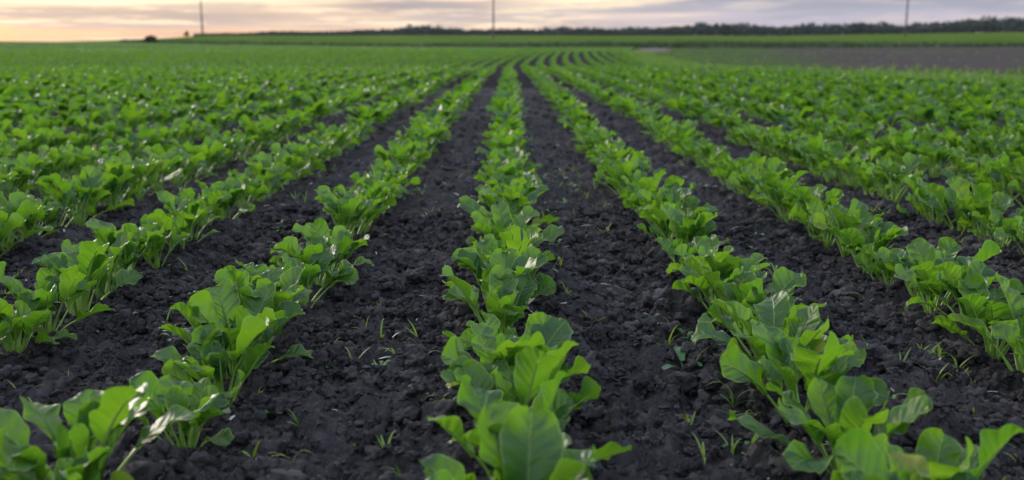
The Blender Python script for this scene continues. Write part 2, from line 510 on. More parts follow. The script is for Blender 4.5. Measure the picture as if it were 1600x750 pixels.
# ------------------------------------------------------------------ beet leaves
def leaf_arrays(Lp, Lb, W, a0, a1, a2, fold, ruffle, twist, seed, nu=14, nv=22, ns=10, sides=6, tw=0.0):
    """one leaf: a stalk rising from the origin along +y and a spoon-shaped blade; returns blade (v,f,uv), stalk (v,f)"""
    rs = random.Random(seed)
    # centre line in the yz plane
    P, T = [Vector((0, 0, 0))], []
    n1, n2 = 12, nv
    sway = rs.uniform(-0.25, 0.25)
    def step(p, ang, side, l):
        t = Vector((math.sin(side) * math.cos(ang), math.cos(side) * math.cos(ang), math.sin(ang)))
        return p + t * l, t
    p = Vector((0, 0, 0)); cl = [p.copy()]; tg = []
    for i in range(n1):
        f = i / (n1 - 1)
        ang = a0 + (a1 - a0) * f ** 1.4
        p, t = step(p, ang, sway * f, Lp / n1); cl.append(p.copy()); tg.append(t)
    bl = [p.copy()]; bt = [tg[-1]]
    for i in range(n2):
        f = (i + 1) / n2
        ang = a1 + (a2 - a1) * f ** 1.2
        p, t = step(p, ang, sway * (1 - f * 0.3), Lb / n2); bl.append(p.copy()); bt.append(t)
    bv, uv = [], []
    p1 = rs.uniform(0, 6.28); p2 = rs.uniform(0, 6.28); k1 = rs.uniform(5.5, 9.5); k2 = rs.uniform(5.5, 9.5)
    p3, p4 = rs.uniform(0, 6.28), rs.uniform(0, 6.28)
    asym = rs.uniform(-0.12, 0.12)
    pk = 0.85 / (0.85 + 0.42)
    wmax = pk ** 0.85 * (1 - pk) ** 0.42
    mids = []
    for j in range(nv + 1):
        v = j / nv
        vv = min(v, 0.9965)
        w = W * 0.5 * (vv ** 0.85 * (1 - vv) ** 0.42) / wmax
        w = max(w, 0.0022)
        tang = bt[j]
        side = Vector((1, 0, 0)) - tang * tang.x; side.normalize()
        nor = side.cross(tang).normalized()
        rr = Matrix.Rotation(twist * v + tw, 3, tang)
        side = rr @ side; nor = rr @ nor
        mids.append((bl[j], nor, side))
        for i in range(nu + 1):
            s = (i / nu) * 2 - 1
            ed = abs(s)
            ww = w * (1 + asym * (1 if s > 0 else -1))
            lob = 1 + 0.030 * math.sin(v * 19 + (p1 if s > 0 else p2)) + 0.014 * math.sin(v * 37 + p3)
            k, ph, pq = (k1, p1, p3) if s > 0 else (k2, p2, p4)
            ru = 1.5 * ruffle * (ed ** 2.0) * W * (math.sin(v * k * 1.3 + ph) + 0.40 * math.sin(v * k * 2.9 + pq)) * min(1, v * 3)
            cup = fold * ww * (ed ** 1.35)
            quilt = 0.026 * W * math.sin(v * 24 - ed * 5 + ph) * (1 - ed) * ed * 4
            vlong = 0.06 * Lb * math.sin(v * 5 + p4) * ed ** 2 * 0.5
            pt = bl[j] + side * (s * ww * lob * (1 - 0.10 * abs(fold) * ed)) + nor * (cup + ru + quilt) + tang * (vlong - 0.05 * Lb * ed * ed * (1 - v) * 0)
            bv.append(pt); uv.append(((s + 1) / 2, v))
    bf = grid_faces(nu + 1, nv + 1)
    # stalk and midrib underneath
    pts = []
    for i in range(len(cl)):
        f = i / (len(cl) - 1)
        t = tg[min(i, len(tg) - 1)]
        side = (Vector((1, 0, 0)) - t * t.x).normalized(); nor = side.cross(t).normalized()
        pts.append((cl[i], side, nor, 0.0030 * (1 - f) ** 1.6 + 0.0019, 1.2))
    for j in range(1, int(nv * 0.8) + 1):
        f = j / nv
        r = 0.0020 * (1 - f) + 0.0003
        q, nor, side = mids[j]
        pts.append((q - nor * r * 0.75, side, nor, r, 1.0))
    if ns < len(pts):
        pts = [pts[int(round(i * (len(pts) - 1) / (ns - 1)))] for i in range(ns)]
    sv, sf = [], []
    for (q, side, nor, r, fl) in pts:
        for k in range(sides):
            a = 2 * math.pi * k / sides
            z = math.sin(a)
            if z > 0.5: z *= 0.45
            sv.append(q + side * (math.cos(a) * r * fl) + nor * (z * r))
    for i in range(len(pts) - 1):
        for k in range(sides):
            a = i * sides + k; b = i * sides + (k + 1) % sides
            sf.append((a, b, b + sides, a + sides))
    return (np.array(bv), bf, np.array(uv)), (np.array(sv), np.array(sf))


def leaf_params(kind, i):
    rs = random.Random(hash((kind, i)) if False else {'inner': 100, 'mid': 200, 'outer': 300}[kind] + i * 7)
    u = rs.uniform
    if kind == 'inner':
        return dict(Lp=u(.045, .070), Lb=u(.042, .060), W=u(.026, .038), a0=R(u(78, 88)), a1=R(u(68, 86)), a2=R(u(45, 80)),
                    fold=u(.35, .8), ruffle=u(.05, .10), twist=u(-.5, .5), seed=rs.random())
    if kind == 'mid':
        return dict(Lp=u(.060, .086), Lb=u(.060, .080), W=u(.044, .057), a0=R(u(66, 82)), a1=R(u(50, 74)), a2=R(u(-5, 55)),
                    fold=u(.10, .60), ruffle=u(.05, .11), twist=u(-.7, .7), seed=rs.random())
    return dict(Lp=u(.056, .080), Lb=u(.058, .078), W=u(.040, .051), a0=R(u(44, 62)), a1=R(u(28, 56)), a2=R(u(-35, 18)),
                fold=u(.05, .5), ruffle=u(.04, .10), twist=u(-.9, .9), seed=rs.random())


LIB = {}
COUNTS = {'inner': 8, 'mid': 18, 'outer': 14}
for kind, n in COUNTS.items():
    LIB[kind] = []
    for i in range(n):
        pr = leaf_params(kind, i)
        (bv, bf, uv), (sv, sf) = leaf_arrays(**pr, ns=26)
        bm_ = np_mesh('beet_blade', bv, bf, True, uv); bm_.materials.append(M['leaf'])
        sm_ = np_mesh('beet_stalk', sv, sf, True); sm_.materials.append(M['stalk'])
        LIB[kind].append((bm_, sm_))


def plant_recipe(rs, vigor):
    """list of (kind, index, azimuth, lean, scale)"""
    out = []
    ni = rs.choice([3, 3, 4]); nm = rs.choice([7, 8, 8, 9]); no = rs.choice([2, 3, 4, 4])
    if vigor < 0.88: nm -= 3; no -= 1
    az = rs.uniform(0, 6.28)
    for kind, n in (('outer', no), ('mid', nm), ('inner', ni)):
        for j in range(n):
            az += 2.399 + rs.uniform(-0.45, 0.45)
            out.append((kind, rs.randrange(COUNTS[kind]), az, rs.uniform(-0.14, 0.16), rs.uniform(0.85, 1.12) * vigor))
    return out


def make_plant(x, y, rs, vigor, lean=(0, 0), recipe=None):
    z = float(soil_h(np.array([x]), np.array([y]))[0]) if ((abs(x) < NEAR_X and y < NEAR_Y1) or (abs(x) < X2 and Y20 < y < Y21)) else float(soil_h(np.array([x]), np.array([y]), 1)[0]) + 0.012
    root = bpy.data.objects.new('beet_plant', None); COL.objects.link(root)
    root.empty_display_size = 0.05
    root.location = (x, y, z - 0.006)
    root.rotation_euler = (lean[0], lean[1], 0)
    rec = recipe or plant_recipe(rs, vigor)
    for kind, idx, az, ln, sc in rec:
        bmesh_, smesh_ = LIB[kind][idx]
        lf = bpy.data.objects.new('leaf', bmesh_); COL.objects.link(lf); lf.parent = root
        off = {'inner': 0.003, 'mid': 0.007, 'outer': 0.011}[kind] * vigor
        lf.rotation_euler = (ln, rs.uniform(-0.1, 0.1), az)
        lf.location = (-math.sin(az) * off, math.cos(az) * off, 0)
        flip = -1 if rs.random() < 0.5 else 1
        lf.scale = (sc * flip, sc, sc)
        st = bpy.data.objects.new('stalk', smesh_); COL.objects.link(st); st.parent = lf
    return root, rec


# ------------------------------------------------------------------ rows
def bend(y):
    return 1.4 * np.clip((np.asarray(y, float) - 30) / 25, 0, 6) ** 1.4


HAND = {          # (distance, sideways shift, vigour)
    0: [(.97, 0, 1.2), (1.12, 0, 1.15), (1.28, 0, 1.12), 1.43, 1.58, (1.78, 0, 1.2), 1.93, 2.07, 2.21, 2.36],
    -1: [(.98, -.05, 1.1), (1.10, -.045, 1.15), (1.33, .01, .90), 1.53, (1.66, 0, 1.2), 1.80, 1.93, 2.14, 2.27, 2.41],
    1: [(.97, .01, 1.1), (1.08, .02, 1.05), 1.24, (1.44, 0, 1.2), 1.59, 1.74, 1.87, 2.00, 2.14, 2.28],
    -2: [1.66, 1.78, 1.90, 2.04, 2.20, 2.34],
    2: [1.56, 1.68, 1.80, 1.92, 2.05, 2.18, 2.31],
}
VIG = {}
cand = []
K_MIN, K_MAX = -30, 60
prng = random.Random(77)
for k in range(K_MIN, K_MAX + 1):
    ys_ = []
    for h_ in HAND.get(k, []):
        if isinstance(h_, tuple):
            VIG[(k, h_[0])] = h_; h_ = h_[0]
        ys_.append(h_)
    y = (ys_[-1] + 0.19) if ys_ else 0.8 + prng.random() * 0.2
    while y < 22:
        if prng.random() > (0.03 if abs(k) < 3 else 0.02) or y < 2.4:
            ys_.append(y)
        y += prng.uniform(0.120, 0.180) if abs(k) < 3 else prng.uniform(0.105, 0.160)
    for y in ys_:
        if k * ROW < float(field_edge(y)) - 0.15: cand.append((k, k * ROW + prng.uniform(-0.018, 0.018) + VIG.get((k, y), (0, 0))[1], y))


def in_view(x, y, pad=0.17):
    d = y * math.cos(PITCH) + (CAM_H - 0.08) * math.sin(PITCH)
    vy = -y * math.sin(PITCH) + (CAM_H - 0.15) * math.cos(PITCH)
    return abs(x) * FPX / d < 800 + pad * FPX / d and vy / d * FPX < 375 + 0.0 * FPX and y > 0.8


near = sorted([c for c in cand if in_view(c[1], c[2])], key=lambda c: c[2] ** 2 + 0.3 * c[1] ** 2)[:300]
near_set = set(near)
LIMIT = max(c[2] for c in near)
ORD = ['first', 'second', 'third', 'fourth', 'fifth', 'sixth', 'seventh', 'eighth', 'ninth', 'tenth', 'eleventh', 'twelfth',
       'thirteenth', 'fourteenth', 'fifteenth', 'sixteenth', 'seventeenth', 'eighteenth', 'nineteenth', 'twentieth']


def row_name(k):
    if k == 0: return 'the middle row'
    return '%s row %s of the middle one' % (ORD[abs(k) - 1], 'left' if k < 0 else 'right')


by_row = {}
for c in near: by_row.setdefault(c[0], []).append(c)
for k in by_row:
    by_row[k].sort(key=lambda c: c[2])
    for n, (kk, x, y) in enumerate(by_row[k]):
        rs = random.Random(int(1000 * y) + 131 * k)
        vigor = rs.uniform(0.90, 1.22)
        if abs(k) > 2: vigor *= 1.06
        if rs.random() < 0.09: vigor *= 0.76
        if (k, y) in VIG: vigor = VIG[(k, y)][2]
        root, rec = make_plant(x, y, rs, vigor, (rs.uniform(-.08, .08), rs.uniform(-.08, .08)))
        nl = len(rec); no = sum(1 for r_ in rec if r_[0] == 'outer')
        look = 'small young' if vigor < 0.88 else ('spreading' if no >= 4 else ('bushy' if nl >= 15 else ('upright' if no <= 2 else 'leafy')))
        if n < 14:
            lab = '%s beet plant, %s from the front in the %s' % (look, ORD[n], row_name(k).replace('the ', '', 1))
        else:
            lab = 'green beet plant in the crowded far stretch of the %s' % row_name(k).replace('the ', '', 1)
        tag(root, lab, 'beet plant', 'beet plants growing in %s' % row_name(k))

# the rest of the crop: one mass
def mass_templates(n, nu, nv, counts):
    out = []
    for i in range(n):
        rs = random.Random(900 + i)
        VV, FF, b = [], [], 0
        for kind, cnt in counts:
            for j in range(cnt):
                pr = leaf_params(kind, rs.randrange(COUNTS[kind]))
                (bv, bf, uv), _ = leaf_arrays(**pr, nu=nu, nv=nv, ns=4, sides=3)
                a = rs.uniform(0, 6.28); ca, sa = math.cos(a), math.sin(a)
                m = np.array([[ca, -sa, 0], [sa, ca, 0], [0, 0, 1]])
                VV.append(bv @ m.T * rs.uniform(0.88, 1.15)); FF.append(bf + b); b += len(bv)
        out.append((np.concatenate(VV), np.concatenate(FF)))
    return out


def scatter_plants(tmpl, pts, scale, seed):
    rs = np.random.RandomState(seed)
    which = rs.randint(0, len(tmpl), len(pts)); VV, FF, base = [], [], 0
    for k, (tv, tf) in enumerate(tmpl):
        idx = np.where(which == k)[0]
        if not len(idx): continue
        a = rs.uniform(0, 6.28, len(idx)); s = scale * rs.uniform(0.82, 1.2, len(idx))
        ca, sa = np.cos(a) * s, np.sin(a) * s
        px = tv[None, :, 0] * ca[:, None] - tv[None, :, 1] * sa[:, None] + pts[idx, 0][:, None]
        py = tv[None, :, 0] * sa[:, None] + tv[None, :, 1] * ca[:, None] + pts[idx, 1][:, None]
        pz = tv[None, :, 2] * s[:, None] + pts[idx, 2][:, None]
        VV.append(np.stack([px, py, pz], -1).reshape(-1, 3))
        FF.append((tf[None] + (np.arange(len(idx)) * len(tv))[:, None, None]).reshape(-1, 4) + base)
        base += len(idx) * len(tv)
    return np.concatenate(VV), np.concatenate(FF)


parts = []
# (a) row ends just beyond the single plants, and beside the frame
rest = np.array([(c[1], c[2], 0.0) for c in cand if c not in near_set and abs(c[1]) < 0.62 * c[2] + 0.9 and c[2] > 0.5 and
                 (abs(c[0]) > 3 or c[2] > 1.5)])
rest[:, 2] = terrain(rest[:, 0], rest[:, 1]) + 0.0
parts.append(scatter_plants(mass_templates(10, 3, 4, (('outer', 3), ('mid', 7), ('inner', 2))), rest, 1.20, 1))
# (b) 22 m to 60 m
def row_points(y0, y1, step, jit, rs, kmin=-400):
    pts = []
    for k in range(kmin, K_MAX + 1):
        x0 = k * ROW
        lo_ = max(y0, (abs(x0) - 3) / 0.62)
        if lo_ >= y1: continue
        n = int((y1 - lo_) / step)
        yy = lo_ + (np.arange(n) + rs.uniform(-.4, .4, n)) * step
        keep = rs.uniform(size=n) > 0.03
        yy = yy[keep]
        xx = x0 + bend(yy) + rs.uniform(-jit, jit, len(yy))
        ok = xx < field_edge(yy) - 0.15; xx = xx[ok]; yy = yy[ok]
        pts.append(np.stack([xx, yy, terrain(xx, yy)], -1))
    return np.concatenate(pts)


rs2 = np.random.RandomState(21)
ptsB = row_points(22, 60, 0.21, 0.03, rs2)
parts.append(scatter_plants(mass_templates(8, 2, 2, (('outer', 2), ('mid', 4), ('inner', 1))), ptsB, 1.15, 2))
ptsC = row_points(60, 256, 0.62, 0.05, rs2)
parts.append(scatter_plants(mass_templates(8, 1, 2, (('outer', 1), ('mid', 2))), ptsC, 1.5, 3))
VV, FF, b = [], [], 0
for v, f in parts:
    VV.append(v); FF.append(f + b); b += len(v)
tag(link('beet_crop', np_mesh('beet_crop', np.concatenate(VV), np.concatenate(FF)), M['leaf_mass']), kind='stuff',
    label='rows of green beet leaves merging into one carpet towards the horizon', cat='beet crop')

# ------------------------------------------------------------------ weeds between the rows
def blade_mesh(L, W, droop, seed, n=6):
    rs = random.Random(seed)
    v, f = [], []
    p = Vector((0, 0, 0)); ang = R(rs.uniform(62, 86)); side = rs.uniform(-.3, .3)
    for i in range(n + 1):
        t = i / n
        w = W * 0.5 * (1 - t ** 2.2) * (0.6 + 0.4 * min(1, t * 4)) + 0.0002
        v += [p + Vector((-w, 0, 0.25 * w)), p.copy(), p + Vector((w, 0, 0.25 * w))]
        a = ang - droop * t ** 1.3
        p = p + Vector((math.sin(side * t) * math.cos(a), math.cos(a), math.sin(a))) * (L / n)
    for i in range(n):
        for k in (0, 1):
            q = i * 3 + k
            f.append((q, q + 1, q + 4, q + 3))
    return np_mesh('sprout_blade', np.array(v), np.array(f))


BL = []
for i in range(9):
    m = blade_mesh(random.uniform(.028, .062), random.uniform(.003, .0052), random.uniform(.5, 2.3), i); m.materials.append(M['sprout']); BL.append(m)


def leaflet_mesh(L, W, seed):
    (bv, bf, uv), _ = leaf_arrays(Lp=L * .7, Lb=L, W=W, a0=R(70), a1=R(40), a2=R(random.uniform(-25, 15)), fold=.25, ruffle=.03, twist=0,
                                  seed=seed, nu=4, nv=7, ns=4, sides=4)
    (_, _, _), (sv, sf) = leaf_arrays(Lp=L * .7, Lb=L, W=W, a0=R(70), a1=R(40), a2=R(0), fold=.25, ruffle=.03, twist=0, seed=seed, nu=4, nv=7, ns=5, sides=4)
    k = 0.0006 / 0.0046
    # keep the thin stem inside the leaflet mesh
    c = sv.reshape(-1, 4, 3).mean(1, keepdims=True); sv = ((sv.reshape(-1, 4, 3) - c) * 0.22 + c).reshape(-1, 3)
    v = np.concatenate([bv, sv]); f = np.concatenate([bf, sf + len(bv)])
    return np_mesh('seedling_leaf', v, f)


SL = []
for i in range(7):
    m = leaflet_mesh(random.uniform(.011, .020), random.uniform(.006, .010), i); m.materials.append(M['seedling']); SL.append(m)


def furrow_name(x):
    k = int(math.floor(x / ROW))
    if k == 0: return 'the furrow right of the middle row'
    if k == -1: return 'the furrow left of the middle row'
    return 'the %s furrow %s of the middle row' % (ORD[min(k if k > 0 else -k - 1, 19)], 'right' if k > 0 else 'left')


def gz(x, y):
    return float(soil_h(np.array([x]), np.array([y]))[0]) if ((abs(x) < NEAR_X and y < NEAR_Y1) or (abs(x) < X2 and Y20 < y < Y21)) else float(soil_h(np.array([x]), np.array([y]), 1)[0]) + 0.012


def sprout(x, y, rs, n, scale, label, group):
    root = bpy.data.objects.new('grass_sprout', None); COL.objects.link(root); root.location = (x, y, gz(x, y) - 0.002); root.empty_display_size = .02
    for i in range(n):
        b = bpy.data.objects.new('blade', rs.choice(BL)); COL.objects.link(b); b.parent = root
        b.rotation_euler = (rs.uniform(-.75, .15), 0, rs.uniform(0, 6.28)); s = scale * rs.uniform(.7, 1.2); b.scale = (s, s, s)
    return tag(root, label, 'grass sprout', group)


def seedling(x, y, rs, n, scale, label, group):
    root = bpy.data.objects.new('weed_seedling', None); COL.objects.link(root); root.location = (x, y, gz(x, y) - 0.002); root.empty_display_size = .02
    a = rs.uniform(0, 6.28)
    for i in range(n):
        b = bpy.data.objects.new('leaf', rs.choice(SL)); COL.objects.link(b); b.parent = root
        a += 6.283 / n + rs.uniform(-.4, .4)
        b.rotation_euler = (rs.uniform(-.3, .1), 0, a); s = scale * rs.uniform(.75, 1.2); b.scale = (s, s, s)
    return tag(root, label, 'weed', group)


wr = random.Random(5)
# the ones that stand out in the photograph
for px, py, n, sc, lab in ((550, 562, 3, 1.15, 'yellow-green grass sprout with one arching blade on soil left of the middle row'),
                           (35, 600, 4, 1.1, 'spiky grass sprout near the bottom left corner on dark soil'),
                           (400, 618, 3, 1.1, 'arching grass sprout beside the front plant of the left row'),
                           (458, 725, 3, 1.0, 'upright two-bladed grass sprout at the bottom edge left of the middle row'),
                           (960, 395, 3, 1.2, 'thin grass sprout standing alone in the furrow right of the middle row'),
                           (1262, 690, 4, 1.15, 'curled grass sprout between two front plants of the right row'),
                           (1500, 560, 4, 1.2, 'tuft of upright grass blades near the right edge of the soil'),
                           (1440, 535, 4, 1.0, 'grass sprout tuft below the second row right of the middle'),
                           (300, 500, 3, 0.9, 'small grass sprout on soil between first and second rows on the left'),
                           (1100, 715, 3, 0.9, 'short pale grass sprout low in the furrow right of the middle row')):
    x, y = px_ground(px, py)
    sprout(x, y, wr, n, sc, lab, 'grass sprouts between the beet rows')
x, y = px_ground(1068, 575)
seedling(x, y, wr, 4, 2.3, 'largest broad-leaved weed seedling, alone in the furrow right of the middle row', 'weed seedlings between the beet rows')
x, y = px_ground(1082, 575)
sprout(x, y, wr, 1, 1.7, 'single long drooping grass blade arching beside the largest weed seedling', 'grass sprouts between the beet rows')
cnt = 0
while cnt < 420:
    if cnt % 5 == 0 or wr.random() < 0.25:
        py_ = math.sqrt(wr.uniform(0.95 ** 2, 4.6 ** 2)); px_ = wr.uniform(-1, 1) * (0.55 * py_ + 0.1)
    x = px_ + wr.gauss(0, .06); y = py_ + wr.gauss(0, .09)
    fr = (x / ROW) % 1.0
    if fr < 0.2 or fr > 0.8 or abs(x) > 1.3 or y < 0.9: continue
    cnt += 1
    fn = furrow_name(x)
    far = 'near' if y < 1.7 else ('midway back' if y < 2.8 else 'further back')
    if wr.random() < 0.62:
        sprout(x, y, wr, wr.choice([2, 3, 3, 4, 5]), wr.uniform(.6, 1.4), 'thin pale green grass sprout %s in %s' % (far, fn), 'grass sprouts between the beet rows')
    else:
        seedling(x, y, wr, wr.choice([2, 3, 4]), wr.uniform(.75, 1.4), 'tiny broad-leaved weed seedling %s in %s' % (far, fn), 'weed seedlings between the beet rows')

# ------------------------------------------------------------------ field margin and verge
def tufts(n, xf, size_f, seed, blades=5, wide=0.02):
    rs = np.random.RandomState(seed)
    V, F, b = [], [], 0
    for i in range(n):
        x, y, z = xf(rs)
        h = size_f(rs, x, y)
        for k in range(blades):
            a = rs.uniform(0, 6.28); sp = h * rs.uniform(.1, .6); hh = h * rs.uniform(.5, 1)
            w = wide * rs.uniform(.6, 1.4); ox, oy = rs.normal(0, h * .35, 2)
            dx, dy = math.cos(a), math.sin(a)
            V += [(x + ox - dy * w, y + oy + dx * w, z), (x + ox + dy * w, y + oy - dx * w, z),
                  (x + ox + dx * sp * .5 + dy * w, y + oy + dy * sp * .5 - dx * w, z + hh * .7), (x + ox + dx * sp * .5 - dy * w, y + oy + dy * sp * .5 + dx * w, z + hh * .7)]
            V += [(x + ox + dx * sp + dy * w * .2, y + oy + dy * sp - dx * w * .2, z + hh), (x + ox + dx * sp - dy * w * .2, y + oy + dy * sp + dx * w * .2, z + hh)]
            F += [(b, b + 1, b + 2, b + 3), (b + 3, b + 2, b + 4, b + 5)]; b += 6
    return np.array(V), np.array(F)


def mpos(rs):
    y = 10 + 70 * rs.uniform() ** 1.4; x = rs.uniform(field_edge(y) - 0.1, margin_edge(y) + 0.7) + 0.25 * math.sin(y * .9)
    return x, y, float(terrain(x, y)) - 0.01


mv, mf = tufts(16000, mpos, lambda rs, x, y: rs.uniform(.05, .14) * (1.6 if 24 < y < 34 and rs.uniform() < .15 else 1), 3, 5, 0.014)
tag(link('margin_grass', np_mesh('margin_grass', mv, mf), M['grass']), kind='stuff', label='strip of rough green grass between beet field and bare field', cat='grass')


def wpos(rs):
    y = 18 + 75 * rs.uniform() ** 1.3; x = float(margin_edge(y)) + 0.3 + (rs.exponential(1.6) if rs.uniform() < .6 else rs.uniform(0, 1) ** 1.5 * y * .35)
    return x, y, float(terrain(x, y)) - 0.01


wv, wf = tufts(1300, wpos, lambda rs, x, y: rs.uniform(.03, .09) + (.12 if 22 < y < 33 and rs.uniform() < .3 else 0), 9, 5, 0.02)
tag(link('field_weeds', np_mesh('field_weeds', wv, wf), M['grass']), kind='stuff', label='scattered green weeds invading the bare field from its grassy margin', cat='weeds')


def vpos(rs):
    u = rs.uniform(-0.38, 0.62); y = 262 + rs.normal(0, 3.5) + 6 * math.sin(u * 9)
    x = u * y
    return x, y, float(terrain(x, y)) - 0.02


vv, vf = tufts(13000, vpos, lambda rs, x, y: rs.uniform(.5, 1.25), 4, 5, 0.12)
tag(link('verge_grass', np_mesh('verge_grass', vv, vf), M['verge']), kind='stuff', label='dark strip of tall grass along the far edge of the field', cat='grass')

# ------------------------------------------------------------------ distant wood, bush, tree
def leaf_cloud(c, rad, n, size, rs):
    d = rs.normal(size=(n, 3)); d /= np.linalg.norm(d, axis=1)[:, None]
    rr = rs.uniform(0.25, 1, n) ** 0.5
    lum = 1 + 0.28 * np.sin(d[:, 0] * 5 + rs.uniform(0, 6)) * np.sin(d[:, 2] * 6 + rs.uniform(0, 6))
    p = np.array(c) + d * rr[:, None] * lum[:, None] * np.array(rad)
    Rm = rot_mats(n, rs); s = size * rs.uniform(.6, 1.4, n)
    q = np.array([(-1, -.7, 0), (1, -.7, 0), (1, .7, 0.2), (-1, .7, .2)])
    pts = np.einsum('nij,vj->nvi', Rm, q) * s[:, None, None] + p[:, None, :]
    f = np.arange(n * 4).reshape(n, 4)
    return pts.reshape(-1, 3), f


def crown_mesh(name, lumps, mat, parent=None, seed=1):
    rs = np.random.RandomState(seed); V, F, b = [], [], 0
    for c, rad, n, s in lumps:
        v, f = leaf_cloud(c, rad, n, s, rs); V.append(v); F.append(f + b); b += len(v)
    return link(name, np_mesh(name, np.concatenate(V), np.concatenate(F), False), mat, parent)


def limb_mesh(name, segs, mat, parent):
    V, F = [], []
    for (p, q, r0, r1) in segs:
        p = Vector(p); q = Vector(q); t = (q - p).normalized()
        s = t.orthogonal().normalized(); n = t.cross(s); b = len(V)
        for (c, r) in ((p, r0), ((p + q) / 2, (r0 + r1) / 2), (q, r1)):
            for k in range(8):
                a = k * math.pi / 4
                V.append(c + s * math.cos(a) * r + n * math.sin(a) * r)
        for i in range(2):
            for k in range(8):
                F.append((b + i * 8 + k, b + i * 8 + (k + 1) % 8, b + i * 8 + 8 + (k + 1) % 8, b + i * 8 + 8 + k))
    return link(name, np_mesh(name, np.array(V), np.array(F)), mat, parent)


TOP_X = [300, 400, 520, 600, 660, 720, 800, 900, 1000, 1100, 1200, 1300, 1400, 1500, 1600, 1700, 1900]
TOP_Y = [54, 51, 50, 47, 43.5, 46, 45, 44, 43, 41, 39, 37, 34.5, 31.5, 29, 28, 27]
lumps = []
wrs = np.random.RandomState(8)
for depth in (0, 1):
    px = 318.0
    while px < 1900:
        u = (px - 795) / FPX
        D = 740 + depth * 45 + wrs.uniform(-8, 8)
        x, y = u * D, D
        z0 = float(terrain(x, y))
        top = CAM_H + (75 - np.interp(px, TOP_X, TOP_Y)) / FPX * D
        lf_ = 0.86 + 0.20 * math.sin(px * .021 + depth) * math.sin(px * .0083 + 2) + 0.10 * math.sin(px * .057 + depth * 2)
        h = max(1.6, (top - z0) * wrs.uniform(0.80, 1.10) * lf_)
        w = h * wrs.uniform(.35, .95) + 1.2
        lumps.append(((x, y, z0 + h * .52), (w, w, h * .5), int(90 + 8 * h), 0.55 + h * .035))
        px += w * FPX / D * wrs.uniform(.35, .95)
tag(crown_mesh('distant_woods', lumps, M['wood_mass'], None, 5), kind='stuff', label='dark blue-green wood along the horizon behind the meadow', cat='wood')

# the lone bush and the small tree on the left skyline
def place(px, y):
    x = (px - 795) / 1.007 / FPX * y * math.cos(PITCH)
    return x, y, float(terrain(x, y))


bx_, by_, bz_ = place(233, 236)
root = bpy.data.objects.new('bush', None); COL.objects.link(root); root.location = (bx_, by_, bz_); root.scale = (.88, .88, .88)
tag(root, 'round dark bush alone at the edge of the field on the left skyline', 'bush')
crown_mesh('crown', [((-.75, 0, 1.1), (.95, .9, .9), 300, .15), ((.7, 0, 1.15), (.95, .9, .9), 300, .15), ((0, .2, 1.6), (1.0, .9, .75), 260, .15), ((0, -.2, .6), (1.3, .9, .6), 240, .15)], M['bush'], root, 2)
limb_mesh('trunk', [((0, 0, -.1), (-.3, 0, .8), .09, .04), ((0, 0, -.1), (.35, 0, .8), .08, .03), ((0, 0, 0), (0, .1, 1.1), .06, .02)], M['bark'], root)
tx, ty, tz = place(290, 420)
root = bpy.data.objects.new('tree', None); COL.objects.link(root); root.location = (tx, ty, tz); root.scale = (.8, .8, .8)
tag(root, 'small lone tree with a thin crown on the skyline left of the poles', 'tree')
crown_mesh('crown', [((0.1, 0, 1.9), (.9, .9, .7), 200, .18), ((.3, 0, 2.7), (.5, .5, .6), 110, .16), ((-.8, 0, 1.2), (.9, .8, .5), 130, .18), ((.8, 0, 1.0), (.7, .7, .4), 100, .18)], M['bush'], root, 3)
limb_mesh('trunk', [((0, 0, -.2), (0.1, 0, 1.8), .14, .08), ((.1, 0, 1.6), (.35, 0, 2.7), .07, .03), ((.05, 0, 1.0), (-.6, .1, 1.5), .06, .03)], M['bark'], root)

# ------------------------------------------------------------------ utility poles
def make_pole():
    root = bpy.data.objects.new('utility_pole', None); COL.objects.link(root)
    H = 14.6
    limb_mesh('post', [((0, 0, -.3), (0, 0, H * .5), .33, .28), ((0, 0, H * .5), (0, 0, H), .28, .20)], M['pole'], root)
    bm = bmesh.new()
    bmesh.ops.create_cube(bm, size=1, matrix=Matrix.Translation((0, -.2, H - .8)) @ Matrix.Diagonal((.12, .9, .12, 1)))
    bmesh.ops.bevel(bm, geom=bm.edges[:], offset=.015, segments=1, affect='EDGES')
    me = bpy.data.meshes.new('crossarm'); bm.to_mesh(me); bm.free(); link('crossarm', me, M['steel'], root)
    for dy, z in ((-.58, H - .74), (.18, H - .74), (0, H)):
        prof = [(0, 0), (.05, 0), (.05, .08), (.09, .1), (.06, .14), (.09, .17), (.05, .22), (0, .25)]
        V, F = [], []
        for r, zz in prof:
            for k in range(10):
                a = k * math.pi / 5; V.append((r * math.cos(a), dy + r * math.sin(a), z + zz))
        for i in range(len(prof) - 1):
            for k in range(10):
                F.append((i * 10 + k, i * 10 + (k + 1) % 10, i * 10 + 10 + (k + 1) % 10, i * 10 + 10 + k))
        link('insulator', np_mesh('insulator', np.array(V), np.array(F)), M['ceramic'], root)
    return root


proto = make_pole()
pole_specs = [(771, 345, 'brown utility pole rising beyond the end of the middle row, before pale sunset cloud'),
              (315, 360, 'brown utility pole on the left, its tip just inside the picture by the small tree'),
              (1418, 340, 'grey-brown utility pole on the right, before the thickest stretch of dark wood')]
for i, (px, y, lab) in enumerate(pole_specs):
    if i == 0:
        o = proto
    else:
        o = proto.copy(); COL.objects.link(o)
        for ch in proto.children:
            c = ch.copy(); COL.objects.link(c); c.parent = o
    o.location = place(px, y)
    if i == 1: o.scale = (1, 1, .86)
    tag(o, lab, 'utility pole', 'utility poles along the far field edge')

